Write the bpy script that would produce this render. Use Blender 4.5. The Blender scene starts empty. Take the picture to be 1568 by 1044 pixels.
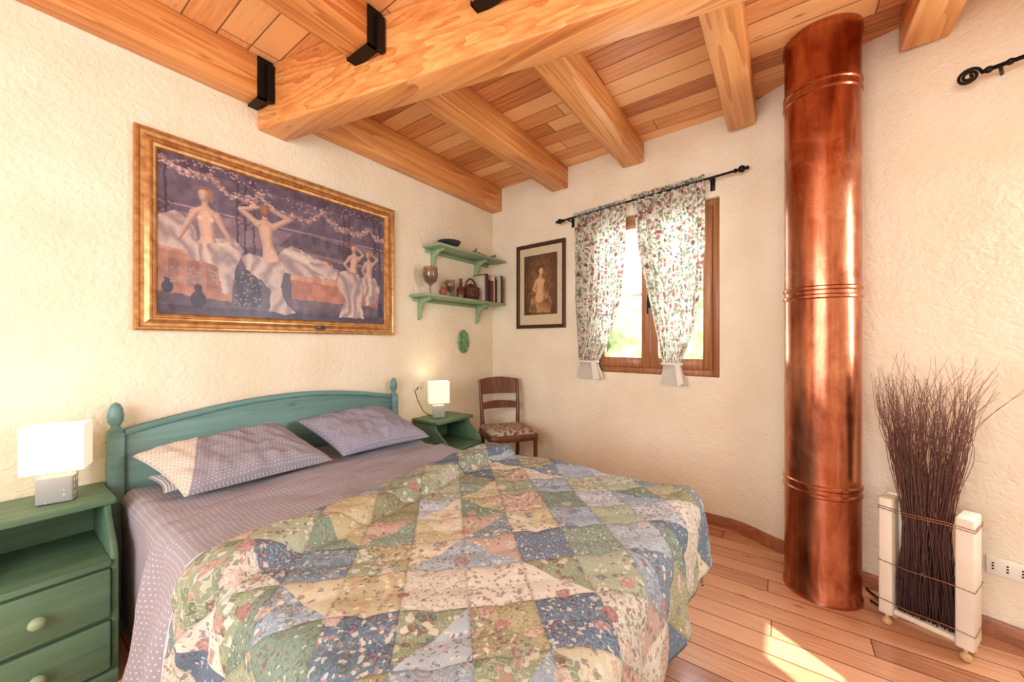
import bpy, bmesh, math, random
import numpy as np
from mathutils import Vector, Matrix, noise as mnoise
random.seed(7); rng=np.random.default_rng(5)
scene=bpy.context.scene
COL=scene.collection
scene.view_settings.view_transform='Standard'
scene.view_settings.look='None'
scene.view_settings.exposure=0.0

# ------------------------------------------------------------ helpers
def lin(c):
    return c/12.92 if c<=0.04045 else ((c+0.055)/1.055)**2.4
def C(r,g,b): return (lin(r/255),lin(g/255),lin(b/255),1.0)

class NT:
    def __init__(s,name,rough=0.6,metal=0.0,spec=0.5):
        s.mat=bpy.data.materials.new(name); s.mat.use_nodes=True
        s.t=s.mat.node_tree; s.b=s.t.nodes['Principled BSDF']; s.out=s.t.nodes['Material Output']
        s.b.inputs['Roughness'].default_value=rough; s.b.inputs['Metallic'].default_value=metal
        s.b.inputs['Specular IOR Level'].default_value=spec
    def set(s,inp,v):
        if isinstance(v,bpy.types.NodeSocket): s.t.links.new(v,inp)
        else: inp.default_value=v
    def n(s,typ,out=0,props=None,**ins):
        nd=s.t.nodes.new(typ)
        for k,v in (props or {}).items(): setattr(nd,k,v)
        for k,v in ins.items():
            key=int(k[1:]) if k[0]=='i' and k[1:].isdigit() else k.replace('_',' ')
            s.set(nd.inputs[key],v)
        return nd.outputs[out]
    def m(s,op,a,b=0.0,c=0.0,clamp=False):
        nd=s.t.nodes.new('ShaderNodeMath'); nd.operation=op; nd.use_clamp=clamp
        s.set(nd.inputs[0],a); s.set(nd.inputs[1],b); s.set(nd.inputs[2],c)
        return nd.outputs[0]
    def obj(s): return s.n('ShaderNodeTexCoord',out=3)
    def uv(s): return s.n('ShaderNodeTexCoord',out=2)
    def sep(s,v):
        nd=s.t.nodes.new('ShaderNodeSeparateXYZ'); s.set(nd.inputs[0],v); return nd.outputs
    def comb(s,x,y,z=0.0): return s.n('ShaderNodeCombineXYZ',i0=x,i1=y,i2=z)
    def ramp(s,f,stops,interp='LINEAR'):
        nd=s.t.nodes.new('ShaderNodeValToRGB'); nd.color_ramp.interpolation=interp
        e=nd.color_ramp.elements
        while len(e)<len(stops): e.new(0.5)
        for i,(p,c) in enumerate(stops): e[i].position=p; e[i].color=c
        s.set(nd.inputs[0],f); return nd.outputs[0]
    def mix(s,f,a,b,mode='MIX'):
        nd=s.t.nodes.new('ShaderNodeMix'); nd.data_type='RGBA'; nd.blend_type=mode
        s.set(nd.inputs[0],f); s.set(nd.inputs[6],a); s.set(nd.inputs[7],b); return nd.outputs[2]
    def mixv(s,f,a,b):
        nd=s.t.nodes.new('ShaderNodeMix'); nd.data_type='VECTOR'
        s.set(nd.inputs[0],f); s.set(nd.inputs[4],a); s.set(nd.inputs[5],b); return nd.outputs[1]
    def noise(s,vec,scale,detail=3,rough=0.5,dist=0.0,out=0):
        return s.n('ShaderNodeTexNoise',out=out,Vector=vec,Scale=scale,Detail=detail,Roughness=rough,Distortion=dist)
    def bump(s,h,strength=0.3,dist=0.01):
        o=s.n('ShaderNodeBump',Height=h,Strength=strength,Distance=dist)
        s.t.links.new(o,s.b.inputs['Normal'])
    def color(s,c): s.set(s.b.inputs['Base Color'],c)

def plain(name,c,rough=0.5,metal=0.0,var=0.08,scale=12,bump=0.0):
    k=NT(name,rough,metal); o=k.obj(); n=k.noise(o,scale,4)
    d=tuple(max(0,x*(1-var*2)) for x in c[:3])+(1,); l=tuple(min(1,x*(1+var)) for x in c[:3])+(1,)
    k.color(k.ramp(n,[(0.3,d),(0.7,l)]))
    if bump: k.bump(k.noise(o,scale*8,4),bump,0.003)
    return k.mat

def mesh(name,verts,faces,mat=None,parent=None,smooth=False,uvs=None,sharp=None):
    me=bpy.data.meshes.new(name); me.from_pydata([tuple(v) for v in verts],[],faces); me.update()
    if uvs is not None:
        ul=me.uv_layers.new(name='UVMap')
        idx=np.empty(len(me.loops),dtype=np.int32); me.loops.foreach_get('vertex_index',idx)
        ul.data.foreach_set('uv',np.asarray(uvs,dtype=np.float32)[idx].ravel())
    if mat: me.materials.append(mat)
    if smooth or sharp:
        me.polygons.foreach_set('use_smooth',[True]*len(me.polygons))
        if sharp: me.set_sharp_from_angle(angle=math.radians(sharp))
    o=bpy.data.objects.new(name,me); COL.objects.link(o)
    if parent: o.parent=parent
    return o
def empty(name,loc=(0,0,0),rz=0.0,parent=None):
    o=bpy.data.objects.new(name,None); o.location=loc; o.rotation_euler=(0,0,rz); o.empty_display_size=0.1
    COL.objects.link(o)
    if parent: o.parent=parent
    return o
def box_geo(a,b):
    (x0,y0,z0),(x1,y1,z1)=a,b
    v=[(x0,y0,z0),(x1,y0,z0),(x1,y1,z0),(x0,y1,z0),(x0,y0,z1),(x1,y0,z1),(x1,y1,z1),(x0,y1,z1)]
    f=[(0,3,2,1),(4,5,6,7),(0,1,5,4),(1,2,6,5),(2,3,7,6),(3,0,4,7)]
    return v,f
def merge(geos):
    V=[];F=[]
    for v,f in geos:
        o=len(V); V+=list(v); F+=[tuple(i+o for i in q) for q in f]
    return V,F
def bevelmesh(o,w,seg=2):
    bm=bmesh.new(); bm.from_mesh(o.data)
    bmesh.ops.bevel(bm,geom=list(bm.edges),offset=w,segments=seg,affect='EDGES',profile=0.5,clamp_overlap=True)
    bm.to_mesh(o.data); bm.free()
    o.data.polygons.foreach_set('use_smooth',[True]*len(o.data.polygons)); o.data.set_sharp_from_angle(angle=math.radians(50))
def box(name,a,b,mat,parent=None,bev=0.004):
    v,f=box_geo(a,b); o=mesh(name,v,f,mat,parent)
    if bev: bevelmesh(o,bev)
    return o
def boxes(name,lst,mat,parent=None,bev=0.003):
    v,f=merge([box_geo(a,b) for a,b in lst]); o=mesh(name,v,f,mat,parent)
    if bev: bevelmesh(o,bev,1)
    return o
def lathe_geo(prof,seg=32,c=(0,0,0),caps=True):
    V=[];F=[];n=len(prof)
    for r,z in prof:
        for k in range(seg):
            a=2*math.pi*k/seg; V.append((c[0]+r*math.cos(a),c[1]+r*math.sin(a),c[2]+z))
    for i in range(n-1):
        for k in range(seg):
            k2=(k+1)%seg; F.append((i*seg+k,i*seg+k2,(i+1)*seg+k2,(i+1)*seg+k))
    if caps:
        F.append(tuple(range(seg-1,-1,-1))); F.append(tuple((n-1)*seg+k for k in range(seg)))
    return V,F
def lathe(name,prof,mat,parent=None,c=(0,0,0),seg=32,caps=True,sharp=50):
    v,f=lathe_geo(prof,seg,c,caps); return mesh(name,v,f,mat,parent,sharp=sharp)
def tube_geo(pts,rad,sides=8,closed=False):
    pts=[Vector(p) for p in pts]; n=len(pts); V=[];F=[]
    if not hasattr(rad,'__len__'): rad=[rad]*n
    prev=None
    for i,p in enumerate(pts):
        if closed: t=pts[(i+1)%n]-pts[i-1]
        else: t=pts[min(i+1,n-1)]-pts[max(i-1,0)]
        t.normalize()
        if prev is None:
            ref=Vector((0,0,1)) if abs(t.z)<0.9 else Vector((1,0,0)); u=t.cross(ref).normalized()
        else: u=(prev-t*prev.dot(t)).normalized()
        prev=u; w=t.cross(u)
        for k in range(sides):
            a=2*math.pi*k/sides; V.append(p+(u*math.cos(a)+w*math.sin(a))*rad[i])
    for i in range(n if closed else n-1):
        j=(i+1)%n
        for k in range(sides):
            k2=(k+1)%sides; F.append((i*sides+k,i*sides+k2,j*sides+k2,j*sides+k))
    if not closed:
        F.append(tuple(range(sides-1,-1,-1))); F.append(tuple((n-1)*sides+k for k in range(sides)))
    return V,F
def tube(name,pts,rad,mat,parent=None,sides=10,closed=False):
    v,f=tube_geo(pts,rad,sides,closed); return mesh(name,v,f,mat,parent,smooth=True,sharp=60)
def prism(name,poly,axis,a,b,mat,parent=None,bev=0.003):
    n=len(poly)
    if axis=='y': V=[(p[0],a,p[1]) for p in poly]+[(p[0],b,p[1]) for p in poly]
    else: V=[(a,p[0],p[1]) for p in poly]+[(b,p[0],p[1]) for p in poly]
    F=[tuple(range(n)),tuple(range(2*n-1,n-1,-1))]+[(i,i+n,(i+1)%n+n,(i+1)%n) for i in range(n)]
    o=mesh(name,V,F,mat,parent)
    bm=bmesh.new(); bm.from_mesh(o.data); bmesh.ops.recalc_face_normals(bm,faces=bm.faces); bm.to_mesh(o.data); bm.free()
    if bev: bevelmesh(o,bev,1)
    return o
def sphere_geo(c,r,seg=16,ring=10,sc=(1,1,1)):
    prof=[(max(1e-4,math.sin(math.pi*i/ring))*r,-math.cos(math.pi*i/ring)*r) for i in range(ring+1)]
    v,f=lathe_geo(prof,seg)
    return [(c[0]+x*sc[0],c[1]+y*sc[1],c[2]+z*sc[2]) for x,y,z in v],f

# ------------------------------------------------------------ materials
def plaster():
    k=NT('plaster_cream',0.85,spec=0.2); o=k.obj()
    n1=k.noise(o,3.0,3); 
    k.color(k.ramp(n1,[(0.3,C(236,223,197)),(0.7,C(246,236,214))]))
    a=k.noise(o,34,4,0.55,1.0); b=k.noise(o,11,3,0.5,1.6)
    v=k.n('ShaderNodeTexVoronoi',Vector=k.n('ShaderNodeVectorMath',props={'operation':'ADD'},i0=o,i1=k.noise(o,8,2,out=1)),Scale=9.0)
    rg=k.noise(o,6.0,3,0.5,2.2); rd_=k.m('SUBTRACT',1.0,k.m('MULTIPLY',k.m('ABSOLUTE',k.m('SUBTRACT',rg,0.5)),20.0),clamp=True)
    # trowel relief comes and goes over the wall
    patch=k.m('MULTIPLY',k.m('SUBTRACT',k.noise(o,1.3,2),0.38,),3.0,clamp=True)
    h=k.m('ADD',k.m('MULTIPLY',a,0.7),k.m('ADD',k.m('MULTIPLY',b,0.6),k.m('MULTIPLY',v,0.3)))
    h=k.m('ADD',h,k.m('MULTIPLY',k.m('MULTIPLY',rd_,patch),0.10))
    k.bump(h,0.48,0.015); return k.mat
M_PL=plaster()

def planks(name,along,across,w,L,stops,rough,gap=0.03,grain=1.0,coat=0.0,seed=0.0,bstr=0.35,knots=True,gapc=C(80,42,20),vary=0.45):
    k=NT(name,rough); s=k.sep(k.obj()); A=s[along]; B=s[across]
    bi=k.m('DIVIDE',B,w); idx=k.m('FLOOR',bi); fr=k.m('FRACT',bi)
    off=k.n('ShaderNodeTexWhiteNoise',props={'noise_dimensions':'1D'},W=k.m('ADD',idx,seed))
    ai=k.m('ADD',k.m('DIVIDE',A,L),k.m('MULTIPLY',off,5.3)); aidx=k.m('FLOOR',ai); af=k.m('FRACT',ai)
    r=k.n('ShaderNodeTexWhiteNoise',props={'noise_dimensions':'2D'},Vector=k.comb(idx,aidx))
    gv=k.comb(k.m('ADD',k.m('MULTIPLY',A,1.3),k.m('MULTIPLY',r,37.0)),k.m('ADD',k.m('MULTIPLY',B,26.0),k.m('MULTIPLY',r,11.0)),0.0)
    g=k.noise(gv,2.4,6,0.65,0.5)
    f=k.m('ADD',k.m('MULTIPLY',g,0.75*grain),k.m('MULTIPLY',r,vary))
    col=k.ramp(f,stops)
    if knots:
        kv=k.comb(k.m('MULTIPLY',A,1.3),k.m('ADD',k.m('MULTIPLY',B,4.0),k.m('MULTIPLY',r,9.0)),0.0)
        kn=k.n('ShaderNodeTexVoronoi',Vector=kv,Scale=1.7)
        km=k.m('SUBTRACT',1.0,k.m('MULTIPLY',kn,12.0),clamp=True)
        col=k.mix(k.m('MULTIPLY',km,0.8),col,C(116,60,30))
    e=k.m('MINIMUM',k.m('MULTIPLY',k.m('MINIMUM',fr,k.m('SUBTRACT',1.0,fr)),w),k.m('MULTIPLY',k.m('MINIMUM',af,k.m('SUBTRACT',1.0,af)),L))
    em=k.m('DIVIDE',e,gap*w,clamp=True)
    col=k.mix(em,gapc,col)
    k.color(col); k.bump(k.m('ADD',em,k.m('MULTIPLY',g,0.12)),bstr,0.004)
    if coat: k.b.inputs['Coat Weight'].default_value=coat; k.b.inputs['Coat Roughness'].default_value=0.15
    return k.mat
M_CEIL=planks('ceiling_pine_boards',0,1,0.135,1.7,[(0.30,C(168,98,52)),(0.52,C(222,150,90)),(0.8,C(246,192,132))],0.45,0.035,vary=0.5)
M_FLOOR=planks('floor_larch_boards',0,1,0.115,1.6,[(0.28,C(146,92,62)),(0.52,C(188,128,92)),(0.8,C(216,162,124))],0.26,0.035,coat=0.45,seed=9,vary=0.5,gapc=C(70,40,26))

def wood(name,along,stops,rough=0.4,sc=30.0,knots=True,bstr=0.15):
    k=NT(name,rough); s=k.sep(k.obj()); o3=[s[i] for i in range(3)]
    ins=[k.m('MULTIPLY',o3[i],(0.7 if i==along else sc)) for i in range(3)]
    v=k.comb(*ins); g=k.noise(v,1.6,6,0.65,0.4); g2=k.noise(k.obj(),2.0,2)
    ins3=[k.m('MULTIPLY',o3[i],(0.35 if i==along else 6.0)) for i in range(3)]
    rg=k.m('FRACT',k.m('MULTIPLY',k.noise(k.comb(*ins3),1.3,2,0.4,0.2),9.0))
    f=k.m('ADD',k.m('ADD',k.m('MULTIPLY',g,0.55),k.m('MULTIPLY',g2,0.25)),k.m('MULTIPLY',rg,0.2))
    col=k.ramp(f,stops)
    if knots:
        ins2=[k.m('MULTIPLY',o3[i],(1.0 if i==along else 3.0)) for i in range(3)]
        kn=k.n('ShaderNodeTexVoronoi',Vector=k.comb(*ins2),Scale=2.6)
        km=k.m('SUBTRACT',1.0,k.m('MULTIPLY',kn,9.0),clamp=True)
        col=k.mix(k.m('MULTIPLY',km,0.75),col,C(132,70,32))
    k.color(col); k.bump(g,bstr,0.003); return k.mat
bst=[(0.3,C(184,108,54)),(0.5,C(224,152,86)),(0.72,C(244,188,120))]
M_BEAMY=wood('beam_spruce_y',1,bst); M_BEAMX=wood('beam_spruce_x',0,bst)
M_BASE=wood('baseboard_wood',0,[(0.3,C(130,76,46)),(0.7,C(176,110,72))],0.4,knots=False)
M_WIN=wood('window_wood',2,[(0.3,C(136,84,50)),(0.7,C(184,126,84))],0.4,knots=False)
M_CHAIR=wood('chair_walnut',2,[(0.3,C(70,36,20)),(0.7,C(128,74,44))],0.3,knots=False)
M_DARKF=wood('dark_frame_wood',2,[(0.3,C(48,28,18)),(0.7,C(84,50,32))],0.3,knots=False)
def green(name,a,b,along=0):
    k=NT(name,0.45); s=k.sep(k.obj())
    ins=[k.m('MULTIPLY',s[i],(1.0 if i==along else 16.0)) for i in range(3)]
    g=k.noise(k.comb(*ins),2.0,5,0.6,0.6)
    k.color(k.ramp(g,[(0.25,a),(0.75,b)])); k.bump(g,0.08,0.002); return k.mat
M_GR=green('green_stained_pine',C(72,104,80),C(100,132,104),1)
M_HB=green('headboard_green_blue',C(84,126,124),C(116,156,150),1)
M_SH=green('shelf_green',C(126,150,116),C(160,184,146),1)
M_BLACK=plain('black_iron',C(26,24,24),0.45,0.6)
M_WHITE=plain('white_paint',C(240,234,220),0.5,var=0.03)
M_PLASTIC=plain('white_plastic',C(238,232,215),0.35,var=0.02)

def copper():
    k=NT('copper',0.2,1.0); o=k.obj()
    n=k.noise(o,2.8,6,0.62,1.8); s=k.sep(o)
    st=k.noise(k.comb(k.m('MULTIPLY',s[0],9.0),k.m('MULTIPLY',s[1],9.0),k.m('MULTIPLY',s[2],1.4)),1.6,5,0.65,1.0)
    f=k.m('ADD',k.m('MULTIPLY',n,0.5),k.m('MULTIPLY',st,0.5))
    k.color(k.ramp(f,[(0.34,C(128,70,50)),(0.46,C(176,106,78)),(0.58,C(200,136,104)),(0.72,C(150,86,62))]))
    k.set(k.b.inputs['Roughness'],k.m('ADD',0.12,k.m('MULTIPLY',n,0.26)))
    k.bump(n,0.10,0.01); return k.mat
M_COP=copper()

def quilt_mat():
    k=NT('patchwork_fabric',0.9,spec=0.15); s=k.sep(k.uv()); cell=0.215
    U=k.m('DIVIDE',s[0],cell); V=k.m('DIVIDE',s[1],cell)
    fx=k.m('FRACT',U); fy=k.m('FRACT',V)
    ax=k.m('ABSOLUTE',k.m('SUBTRACT',fx,0.5)); ay=k.m('ABSOLUTE',k.m('SUBTRACT',fy,0.5))
    sm=k.m('ADD',ax,ay); inside=k.m('LESS_THAN',sm,0.5)
    fU=k.m('FLOOR',U); fV=k.m('FLOOR',V); rU=k.m('ROUND',U); rV=k.m('ROUND',V)
    def wn(vec,o='Value'):
        nd=k.t.nodes.new('ShaderNodeTexWhiteNoise'); nd.noise_dimensions='3D'; k.set(nd.inputs['Vector'],vec); return nd.outputs[o]
    spI=k.m('GREATER_THAN',wn(k.comb(fU,fV,33.0)),0.5)
    idI=k.comb(fU,fV,k.m('ADD',5.0,k.m('MULTIPLY',k.m('MULTIPLY',k.m('GREATER_THAN',fx,0.5),3.7),spI)))
    spO=k.m('GREATER_THAN',wn(k.comb(rU,rV,77.0)),0.35)
    hx=k.m('GREATER_THAN',fy,0.5)
    idO=k.comb(rU,rV,k.m('ADD',1.0,k.m('MULTIPLY',k.m('MULTIPLY',hx,2.3),spO)))
    idv=k.mixv(inside,idO,idI)
    nd=k.t.nodes.new('ShaderNodeTexWhiteNoise'); nd.noise_dimensions='3D'; k.set(nd.inputs['Vector'],idv)
    r=nd.outputs['Value']; rc=k.sep(nd.outputs['Color'])
    base=[C(134,144,118),C(194,188,164),C(104,122,138),C(176,152,138),C(156,164,142),C(138,154,170),C(176,166,132),C(198,192,178),C(94,112,132),C(164,174,184),C(144,142,112),C(122,140,126)]
    col=k.ramp(r,[(i/12,c) for i,c in enumerate(base)],'CONSTANT')
    base2=[C(98,110,86),C(150,104,92),C(212,206,190),C(116,72,80),C(74,92,114),C(218,210,188),C(174,134,126),C(86,102,76),C(204,206,204),C(114,64,64)]
    uvv=k.comb(s[0],s[1],0.0)
    warp=k.n('ShaderNodeVectorMath',props={'operation':'MULTIPLY_ADD'},i0=k.noise(uvv,60,3,out=1),i1=(0.022,0.022,0),i2=uvv)
    def vor(vec,scale):
        vo=k.t.nodes.new('ShaderNodeTexVoronoi'); k.set(vo.inputs['Vector'],vec); k.set(vo.inputs['Scale'],scale); return vo
    vo=vor(warp,k.m('ADD',44.0,k.m('MULTIPLY',rc[0],66.0))); vr=k.sep(vo.outputs['Color'])
    c2=k.ramp(k.m('FRACT',k.m('ADD',k.m('MULTIPLY',vr[0],0.35),rc[1])),[(i/10,c) for i,c in enumerate(base2)],'CONSTANT')
    msk=k.m('MULTIPLY',k.m('LESS_THAN',vo.outputs['Distance'],k.m('ADD',0.28,k.m('MULTIPLY',rc[2],0.28))),k.m('GREATER_THAN',vr[1],0.25))
    col=k.mix(k.m('MULTIPLY',msk,0.65),col,c2)
    vi=k.m('LESS_THAN',k.m('ABSOLUTE',k.m('SUBTRACT',k.m('FRACT',k.m('MULTIPLY',k.noise(uvv,28,2,0.5,1.0),7.0)),0.5)),0.11)
    col=k.mix(k.m('MULTIPLY',k.m('MULTIPLY',vi,k.m('GREATER_THAN',rc[1],0.4)),0.45),col,k.ramp(rc[0],[(0,C(214,208,188)),(0.5,C(214,208,188)),(0.51,C(84,96,82))],'CONSTANT'))
    vb=vor(warp,17.0); vbr=k.sep(vb.outputs['Color'])
    mb_=k.m('MULTIPLY',k.m('LESS_THAN',vb.outputs['Distance'],0.34),k.m('GREATER_THAN',vbr[0],0.66))
    c3=k.ramp(k.m('ADD',k.m('MULTIPLY',vbr[1],0.6),k.m('MULTIPLY',k.noise(uvv,120,2),0.5)),[(0.2,C(120,62,70)),(0.45,C(176,128,124)),(0.6,C(210,192,178)),(0.8,C(92,106,124))])
    col=k.mix(k.m('MULTIPLY',mb_,0.75),col,c3)
    fine=k.noise(uvv,170,3)
    col=k.mix(k.m('MULTIPLY',k.m('GREATER_THAN',fine,0.55),0.28),col,k.ramp(rc[1],[(0,C(222,214,194)),(1,C(72,82,76))]))
    e2=k.m('MULTIPLY',k.m('ABSOLUTE',k.m('SUBTRACT',sm,0.5)),0.7)
    seam=k.m('SUBTRACT',1.0,k.m('MULTIPLY',e2,26.0,clamp=True)); col=k.mix(k.m('MULTIPLY',seam,0.25),col,C(96,96,90))
    k.color(col)
    h=k.m('POWER',k.m('MULTIPLY',e2,7.0,clamp=True),0.5)
    k.bump(k.m('ADD',k.m('MULTIPLY',h,1.1),k.m('MULTIPLY',k.noise(uvv,18,3,0.5,0.6),1.0)),0.5,0.010)
    return k.mat
M_QUILT=quilt_mat()
def sheet_mat(name,stripes=True,c0=C(168,158,178),dot=C(228,220,232),two=False):
    k=NT(name,0.9,spec=0.15); s=k.sep(k.uv()); d=0.017
    row=k.m('FLOOR',k.m('DIVIDE',s[1],d)); sh=k.m('MULTIPLY',k.m('MODULO',k.m('ABSOLUTE',row),2.0),0.5)
    fx=k.m('SUBTRACT',k.m('FRACT',k.m('ADD',k.m('DIVIDE',s[0],d),sh)),0.5); fy=k.m('SUBTRACT',k.m('FRACT',k.m('DIVIDE',s[1],d)),0.5)
    r=k.m('ADD',k.m('MULTIPLY',fx,fx),k.m('MULTIPLY',fy,fy)); m=k.m('LESS_THAN',r,0.033)
    n=k.noise(k.uv(),6,3)
    base=k.mix(k.m('MULTIPLY',n,0.4),c0,tuple(x*0.8 for x in c0[:3])+(1,))
    dt=dot
    if two:
        t=k.m('LESS_THAN',k.m('ADD',s[0],k.m('MULTIPLY',s[1],0.5)),two)
        base=k.mix(t,base,C(208,198,186)); dt=k.mix(t,dot,C(146,130,124))
    col=k.mix(k.m('MULTIPLY',m,0.75),base,dt)
    if stripes:
        st=k.m('GREATER_THAN',k.m('SINE',k.m('MULTIPLY',s[0],520.0)),0.0)
        sc=k.mix(st,C(150,146,150),C(206,202,204))
        col=k.mix(k.m('GREATER_THAN',s[0],0.965),col,sc)
    k.color(col); k.bump(k.noise(k.uv(),9,4,0.55,0.8),0.45,0.02); return k.mat
M_SHEET=sheet_mat('dotted_sheet',True,C(158,152,160),C(202,198,204))
M_PIL=sheet_mat('dotted_pillowcase',False,C(146,144,160),C(198,198,208))
M_PIL2=sheet_mat('dotted_pillowcase_twotone',False,C(148,144,154),C(198,196,204),two=1.80)
def curtain_mat():
    k=NT('floral_curtain_fabric',0.9,spec=0.1); uv=k.uv(); s=k.sep(uv)
    warp=k.n('ShaderNodeVectorMath',props={'operation':'MULTIPLY_ADD'},i0=k.noise(uv,45,3,out=1),i1=(0.03,0.03,0),i2=uv)
    def layer(scale,th,keep,stops,col,fac):
        vo=k.t.nodes.new('ShaderNodeTexVoronoi'); k.set(vo.inputs['Vector'],warp); vo.inputs['Scale'].default_value=scale
        vr=k.sep(vo.outputs['Color']); c=k.ramp(vr[0],stops,'CONSTANT')
        m=k.m('MULTIPLY',k.m('LESS_THAN',vo.outputs['Distance'],th),k.m('GREATER_THAN',vr[1],keep))
        z=k.m('GREATER_THAN',s[1],1.11); return k.mix(k.m('MULTIPLY',k.m('MULTIPLY',m,z),fac),col,c)
    base=C(226,220,208)
    vine=k.m('LESS_THAN',k.m('ABSOLUTE',k.m('SUBTRACT',k.m('FRACT',k.m('MULTIPLY',k.noise(uv,16,2,0.5,1.0),6.0)),0.5)),0.12)
    col=k.mix(k.m('MULTIPLY',k.m('MULTIPLY',vine,0.6),k.m('GREATER_THAN',s[1],1.11)),base,C(118,128,92))
    col=layer(44.0,0.52,0.25,[(0,C(112,128,80)),(0.35,C(140,148,108)),(0.6,C(100,92,100)),(0.8,C(160,140,116))],col,0.85)
    col=layer(24.0,0.34,0.45,[(0,C(166,80,76)),(0.4,C(196,126,118)),(0.75,C(128,56,64))],col,0.85)
    k.color(col)
    tr=k.n('ShaderNodeBsdfTranslucent',Color=col)
    ms=k.t.nodes.new('ShaderNodeMixShader'); ms.inputs[0].default_value=0.3
    k.t.links.new(k.b.outputs[0],ms.inputs[1]); k.t.links.new(tr,ms.inputs[2]); k.t.links.new(ms.outputs[0],k.out.inputs[0])
    return k.mat
M_CUR=curtain_mat()
def glassmat():
    k=NT('window_glass',0.05); t=k.n('ShaderNodeBsdfTransparent'); g=k.n('ShaderNodeBsdfGlossy',Roughness=0.02)
    ms=k.t.nodes.new('ShaderNodeMixShader'); ms.inputs[0].default_value=0.06
    k.t.links.new(t,ms.inputs[1]); k.t.links.new(g,ms.inputs[2]); k.t.links.new(ms.outputs[0],k.out.inputs[0]); return k.mat
M_GLASS=glassmat()
def vcol(name,rough=0.5):
    k=NT(name,rough); a=k.t.nodes.new('ShaderNodeVertexColor'); a.layer_name='Col'; k.color(a.outputs[0]); return k.mat

# ------------------------------------------------------------ room shell
H=2.79
def yw(x): return 3.03-0.0526*x
WX0,WX1,WZ0,WZ1=1.098,2.058,1.014,2.255
box('floor',(-0.25,-1.85,-0.12),(4.2,3.4,0.0),M_FLOOR,bev=0)
box('ceiling',(-0.25,-1.85,H),(4.2,3.4,H+0.12),M_CEIL,bev=0)
box('wall_left',(-0.25,-1.85,0),(0,3.35,H),M_PL,bev=0)
pts=[(0.0,yw(0)),(WX0,yw(WX0)),(WX1,yw(WX1))]
ctrl=[Vector((WX1,yw(WX1))),Vector((2.2,2.90)),Vector((2.38,2.79)),Vector((2.60,2.695)),Vector((2.83,2.62))]
def cr(p0,p1,p2,p3,t): return 0.5*((2*p1)+(-p0+p2)*t+(2*p0-5*p1+4*p2-p3)*t*t+(-p0+3*p1-3*p2+p3)*t**3)
ext=[Vector((1.9,yw(1.9)))]+ctrl+[Vector((3.1,2.53))]
for i in range(1,len(ext)-2):
    for q in range(1,5):
        p=cr(ext[i-1],ext[i],ext[i+1],ext[i+2],q/4); pts.append((p.x,p.y))
pts+=[(3.40,2.423),(4.02,2.205),(4.2,2.14)]
iR=len(pts)-3
def poly_wall(name,pts,zs,holes,th,mat):
    V=[];F=[]; n=len(pts); P=[Vector(p) for p in pts]; out=[]
    for i in range(n):
        a=P[max(i-1,0)];b=P[min(i+1,n-1)]; d=(b-a).normalized(); out.append(P[i]+Vector((-d.y,d.x))*th)
    def vi(i,j,o): return (i*len(zs)+j)*2+o
    for i in range(n):
        for z in zs:
            V.append((P[i].x,P[i].y,z)); V.append((out[i].x,out[i].y,z))
    hs=set(holes)
    for i in range(n-1):
        for j in range(len(zs)-1):
            if (i,j) in hs:
                F.append((vi(i,j,0),vi(i+1,j,0),vi(i+1,j,1),vi(i,j,1)))
                F.append((vi(i,j+1,0),vi(i,j+1,1),vi(i+1,j+1,1),vi(i+1,j+1,0)))
                F.append((vi(i,j,0),vi(i,j,1),vi(i,j+1,1),vi(i,j+1,0)))
                F.append((vi(i+1,j,0),vi(i+1,j+1,0),vi(i+1,j+1,1),vi(i+1,j,1)))
            else:
                F.append((vi(i,j,0),vi(i,j+1,0),vi(i+1,j+1,0),vi(i+1,j,0)))
                F.append((vi(i,j,1),vi(i+1,j,1),vi(i+1,j+1,1),vi(i,j+1,1)))
    return mesh(name,V,F,mat,sharp=30)
poly_wall('wall_far',pts,[0,WZ0,WZ1,H],[(1,1),(iR,1)],0.28,M_PL)
RX=3.95
def wall_x(name,x0,x1,y0,y1,holes,mat):
    ys=sorted({y0,y1,*[h[0] for h in holes],*[h[1] for h in holes]}); L=[]
    for a,b in zip(ys[:-1],ys[1:]):
        hh=[h for h in holes if h[0]<=a+1e-6 and h[1]>=b-1e-6]
        if hh: L+= [((x0,a,0),(x1,b,hh[0][2])),((x0,a,hh[0][3]),(x1,b,H))]
        else: L.append(((x0,a,0),(x1,b,H)))
    return boxes(name,L,mat,bev=0)
wall_x('wall_right',RX,RX+0.25,-1.85,2.25,[(0.56,0.95,0.93,1.55)],M_PL)  # unseen opening added here, sized and placed to land the sun patch
sun_e=empty('sun_opening')
boxes('sun_patch_bars',[((RX+0.02,0.56,1.12),(RX+0.06,0.95,1.155)),((RX+0.02,0.56,1.515),(RX+0.06,0.95,1.55))],M_WIN,sun_e,0)  # added bars, out of view, that split the sun patch
boxes('wall_back',[((0,-1.85,0),(0.9,-1.6,H)),((3.1,-1.85,0),(RX,-1.6,H)),((0.9,-1.85,0),(3.1,-1.6,0.8)),((0.9,-1.85,2.3),(3.1,-1.6,H))],M_PL,bev=0)  # opening in this unseen wall is added for the fill light
def baseboard(name,pl,h=0.075,t=0.016):
    V=[];F=[];P=[Vector(p) for p in pl];n=len(P)
    for i in range(n):
        a=P[max(i-1,0)];b=P[min(i+1,n-1)];d=(b-a).normalized(); nn=Vector((d.y,-d.x))
        q=P[i]+nn*0.001; r=P[i]+nn*t; r2=P[i]+nn*t*0.6
        V+=[(q.x,q.y,0.001),(r.x,r.y,0.001),(r.x,r.y,h*0.85),(r2.x,r2.y,h),(q.x,q.y,h)]
    for i in range(n-1):
        for k in range(4): F.append((i*5+k,(i+1)*5+k,(i+1)*5+k+1,i*5+k+1))
    return mesh(name,V,F,M_BASE,sharp=40)
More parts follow.
